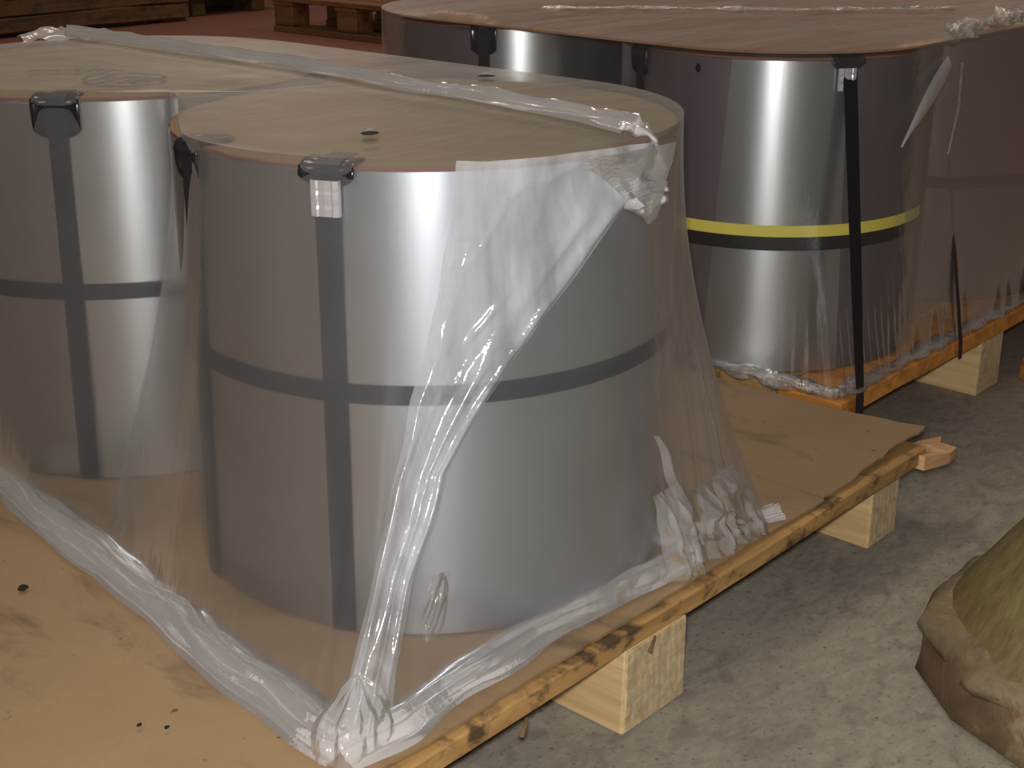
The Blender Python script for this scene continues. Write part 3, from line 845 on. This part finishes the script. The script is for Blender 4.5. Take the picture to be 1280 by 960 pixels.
def wr2(s, i, t):
    a = s.A[i]; x = s.arc[i]
    off = (.001 + .005 * t * t) * fbm(x * 7, t * 2.2, 13.0)
    dc = ((a + 135 + 180) % 360) - 180
    if abs(dc) < 60: off += .008 * max(0, t - .70) / .3 * bell(dc, 26) * math.sin(a * 2.1 + 1.5 * nz(t * 3, a * .2))
    off += .005 * max(0, (t - .85) / .15) * math.sin(x * 80 + 4 * nz(x * 9, 2))
    return off
dr2.build('draped_side', M['clear'], film2, wr2)
dr2.top('sheet_over_tops', M['clear_top'], film2, lambda x, y, f: ZT2 + .003 + .006 * (1 - f) + .005 * fbm(x * 3, y * 9, 4) + .012 * bell(y - x * .12 - 2.05, .12))
hemB = polyline([(2.43, 2.6, 0), (2.415, 2.0, 0), (2.41, 1.65, 0), (2.405, 1.45, 0), (2.43, 1.30, 0)], 90)
def lay2(P, r): return [(x, y, DECK2 + .003 + r(i / (len(P) - 1)) * .4) for i, (x, y, z) in enumerate(P)]
rb = lambda f: .022 + .006 * math.sin(f * 23)
tube('bunched_hem', lay2(hemB, rb), rb, M['clear_hem'], film2, 9.0, 14, .45, .6)
hemC = polyline([(2.43, 1.302, 0), (2.7, 1.300, 0), (3.1, 1.302, 0), (3.6, 1.300, 0), (3.95, 1.30, 0)], 110)
rc = lambda f: .018 + .004 * math.sin(f * 31)
tube('bunched_hem', lay2(hemC, rc), rc, M['clear_hem'], film2, 10.0, 14, .5, .5)
# bunched seam and torn tail at the right hand rim
def colf2(a): return dr2.col(a)
seam2 = polyline([(2.86, 1.352, ZT2 + .004), (2.90, 1.345, ZT2 + .014), (3.02, 1.342, ZT2 + .020), (3.15, 1.338, ZT2 + .026), (3.4, 1.335, ZT2 + .03)], 70)
tube('bunched_seam', seam2, lambda f: .018 + .008 * math.sin(f * 17), M['clear_hem'], film2, 12.0, 12, .7, .7)
def tail(name, pts, wd, mat):
    P = polyline(pts, 40); V = []
    for i, p in enumerate(P):
        f = i / 39; h = wd * (math.sin(math.pi * min(1, f * .8 + .2)) ** .8) * (1 - f) ** .35 + .001
        for g in (-1, -.3, .4, 1):
            V.append((p[0] + g * h * .60, p[1] - .004 * (1 - g * g) - .006, p[2] - g * h * .80))
    pydata(name, V, grid_faces(40, 4), mat, film2)
tail('torn_tail', [(2.83, 1.335, .80), (2.74, 1.325, .745), (2.62, 1.32, .655)], .026, M['hem'])
tail('torn_tail', [(2.88, 1.330, .79), (2.87, 1.322, .70), (2.83, 1.318, .61)], .010, M['clear_hem'])
ss = polyline([(3.3, 1.55, ZT2 + .016), (3.0, 1.80, ZT2 + .018), (2.8, 2.06, ZT2 + .02), (2.66, 2.30, ZT2 + .014)], 80)
tube('top_seam', ss, lambda f: .012 + .004 * math.sin(f * 27), M['clear_hem'], film2, 14.0, 10, .4, .5)
tear(film2, 0, 0, 0, .001, .001, 0) if False else None
def side_hole(d, a, t, r, parent):
    V = []; n = 14; c = d.col(a)
    for i in range(n):
        q = 2 * math.pi * i / n; V.append(d.point(c + math.cos(q) * r / .006 * .75, t + math.sin(q) * r / .66, .004))
    pydata('hole', V, [tuple(range(n))], M['hole'], parent, smooth=False)
side_hole(dr2, -174, .06, .009, film2); 

# ---------------------------------------------------------------- things on the floor
# weathered conical casting at the lower right
cast = empty('conical_casting', (2.019, .567, 0)); tag(cast, 'weathered olive brown conical casting standing on the floor at right', 'casting')
def lathe(name, prof, n, mat, parent, jit=0, seed=0, a0=0):
    V = []
    for i in range(n):
        a = 2 * math.pi * i / n + a0
        for r, z in prof:
            p = Vector((r * math.cos(a), r * math.sin(a), z)); k = 1 + jit * fbm(p.x * 9, p.y * 9, p.z * 9 + seed); V.append((p.x * k, p.y * k, p.z))
    m = len(prof); F = grid_faces(n, m, True)
    F += [tuple(i * m + m - 1 for i in range(n)), tuple(i * m for i in range(n))[::-1]]
    return pydata(name, V, F, mat, parent, smooth=True)
lathe('foot', [(.292, 0), (.302, .010), (.302, .04), (.296, .070), (.286, .092), (.25, .098)], 13, M['foot'], cast, .05, 2, 2.62)
lathe('cone', [(.280, .085), (.272, .100), (.258, .118), (.205, .20), (.135, .31), (.07, .41), (.05, .43)], 26, M['cast'], cast, .05, 5, 2.62)
lathe('chipped_collar', [(.287, .070), (.291, .082), (.286, .096), (.272, .108), (.255, .118)], 60, M['chip'], cast, .10, 8)
# orange timber offcut by the far pallet
tb = empty('timber_offcut', (3.20, 1.20, 0)); tag(tb, 'orange timber offcut on the floor at the right edge', 'timber')
bm = bmesh.new(); prof = [(0, 0), (0, .05), (.014, .074), (.04, .084), (.30, .084), (.30, 0)]
f = bm.faces.new([bm.verts.new((x, 0, z)) for x, z in prof]); ex = bmesh.ops.extrude_face_region(bm, geom=[f])
bmesh.ops.translate(bm, verts=[v for v in ex['geom'] if isinstance(v, bmesh.types.BMVert)], vec=(0, .09, 0))
bmesh.ops.bevel(bm, geom=bm.edges[:], offset=.003, segments=1, affect='EDGES')
bmesh.ops.rotate(bm, verts=bm.verts[:], matrix=Matrix.Rotation(-.75, 3, 'Z'))
tbm = from_bm('block', bm, M['orange'], tb)
bm = bmesh.new(); bmesh.ops.create_cone(bm, segments=10, radius1=.008, radius2=.007, depth=.002, cap_ends=True); bmesh.ops.translate(bm, verts=bm.verts[:], vec=(.06, .0, .0855)); from_bm('nail_head', bm, M['rim'], tb)

# crumbs of dirt on the deck
for k, (x, y, r) in enumerate(((.905, 1.79, .0065), (.835, 1.33, .003), (.815, 1.36, .003))):
    bm = bmesh.new(); bmesh.ops.create_icosphere(bm, subdivisions=2, radius=r)
    for v in bm.verts: v.co = Vector((v.co.x * 1.3, v.co.y, v.co.z * .6)) * (1 + .35 * nz(v.co.x * 300, v.co.y * 300, k))
    o = from_bm('dirt_crumb', bm, M['hole'], None, True, (x, y, SHEET + .0045))
    tag(o, ('dark dirt crumb on the fibreboard left of the film hem', 'tiny dirt speck on the deck near the bottom, left of its pair', 'tiny dirt speck on the deck near the bottom, right of its pair')[k], 'dirt', 'crumbs on the deck')

# ---------------------------------------------------------------- background
# heavy dark timbers lying along the far side
plat = empty('timber_platform', (0, 0, 0)); tag(plat, 'long low platform of dark old timbers at the top left', 'platform')
for k, (z0, z1) in enumerate(((.03, .14), (.145, .26))):
    box('side_beam', (3.2, 6.75, 9.44, 9.60, z0, z1), M['oldwood'], plat, bevel=.008, cuts=10, jit=.012, seed=k)
for k in range(9): box('top_plank', (3.2 + k * .39, 3.2 + k * .39 + .375, 9.43, 10.9, .26, .30), M['orange'], plat, bevel=.006, jit=.006, seed=k)
for k in range(4): box('foot_block', (3.4 + k * 1.05, 3.6 + k * 1.05, 9.5, 10.8, 0, .032), M['oldwood'], plat, bevel=.004)
pl2 = empty('timber_stack', (0, 0, 0)); tag(pl2, 'short grey timbers raised on dark bearers beside the long platform', 'timber stack')
for k in range(3): box('timber', (6.86, 7.75, 9.6 + k * .3, 9.87 + k * .3, .15, .30), M['palletwood'], pl2, bevel=.006, jit=.008, seed=k)
for k in range(2): box('bearer', (6.95 + k * .6, 7.08 + k * .6, 9.68, 10.45, 0, .15), M['oldwood'], pl2, bevel=.006)
# empty pallet
p3 = empty('empty_pallet'); tag(p3, 'empty wooden pallet standing on the floor at the top, left of the far coils', 'pallet')
for k in range(3):
    x = 6.75 + k * .50
    for yy in (6.85, 7.52, 8.20): box('block', (x, x + .16, yy, yy + .21, .045, .185), M['palletwood'], p3, bevel=.006, jit=.004, seed=k + yy)
    box('bottom_board', (x - .005, x + .17, 6.84, 8.42, 0, .045), M['palletwood'], p3, bevel=.005, jit=.004, seed=k * 3)
for yy in (6.84, 7.52, 8.20): box('cross_board', (6.745, 7.92, yy, yy + .22, .185, .215), M['palletwood'], p3, bevel=.004)
for k in range(6): box('top_board', (6.74 + k * .20, 6.74 + k * .20 + .17, 6.84, 8.42, .215, .25), M['palletwood'], p3, bevel=.005, jit=.004, seed=k)
# row of brown cartons
lab = ['brown carton behind the far coils, leftmost of the row', 'brown carton behind the far coils, second from left', 'brown carton behind the far coils, third from left', 'brown carton behind the far coils, fourth from left', 'brown carton at the right end of the row behind the far coils']
for k in range(5):
    a = np.array([2.26, 8.6]) + np.array([.245, -.012]) * k - np.array([.24, 0])
    U = np.array([.66913, .74314]); V_ = np.array([-.74314, .66913])
    e = empty('carton', (float(a @ np.array([.66913, .74314])), float(a @ np.array([-.74314, .66913])), 0)); e.rotation_euler = (0, 0, -48 * D2R)
    tag(e, lab[k], 'carton', 'row of cartons')
    box('carton_body', (0, .205, 0, .30, 0, .44), M['carton'], e, bevel=.006)
    box('lid', (-.004, .209, -.004, .304, .44, .50), M['carton'], e, bevel=.006)
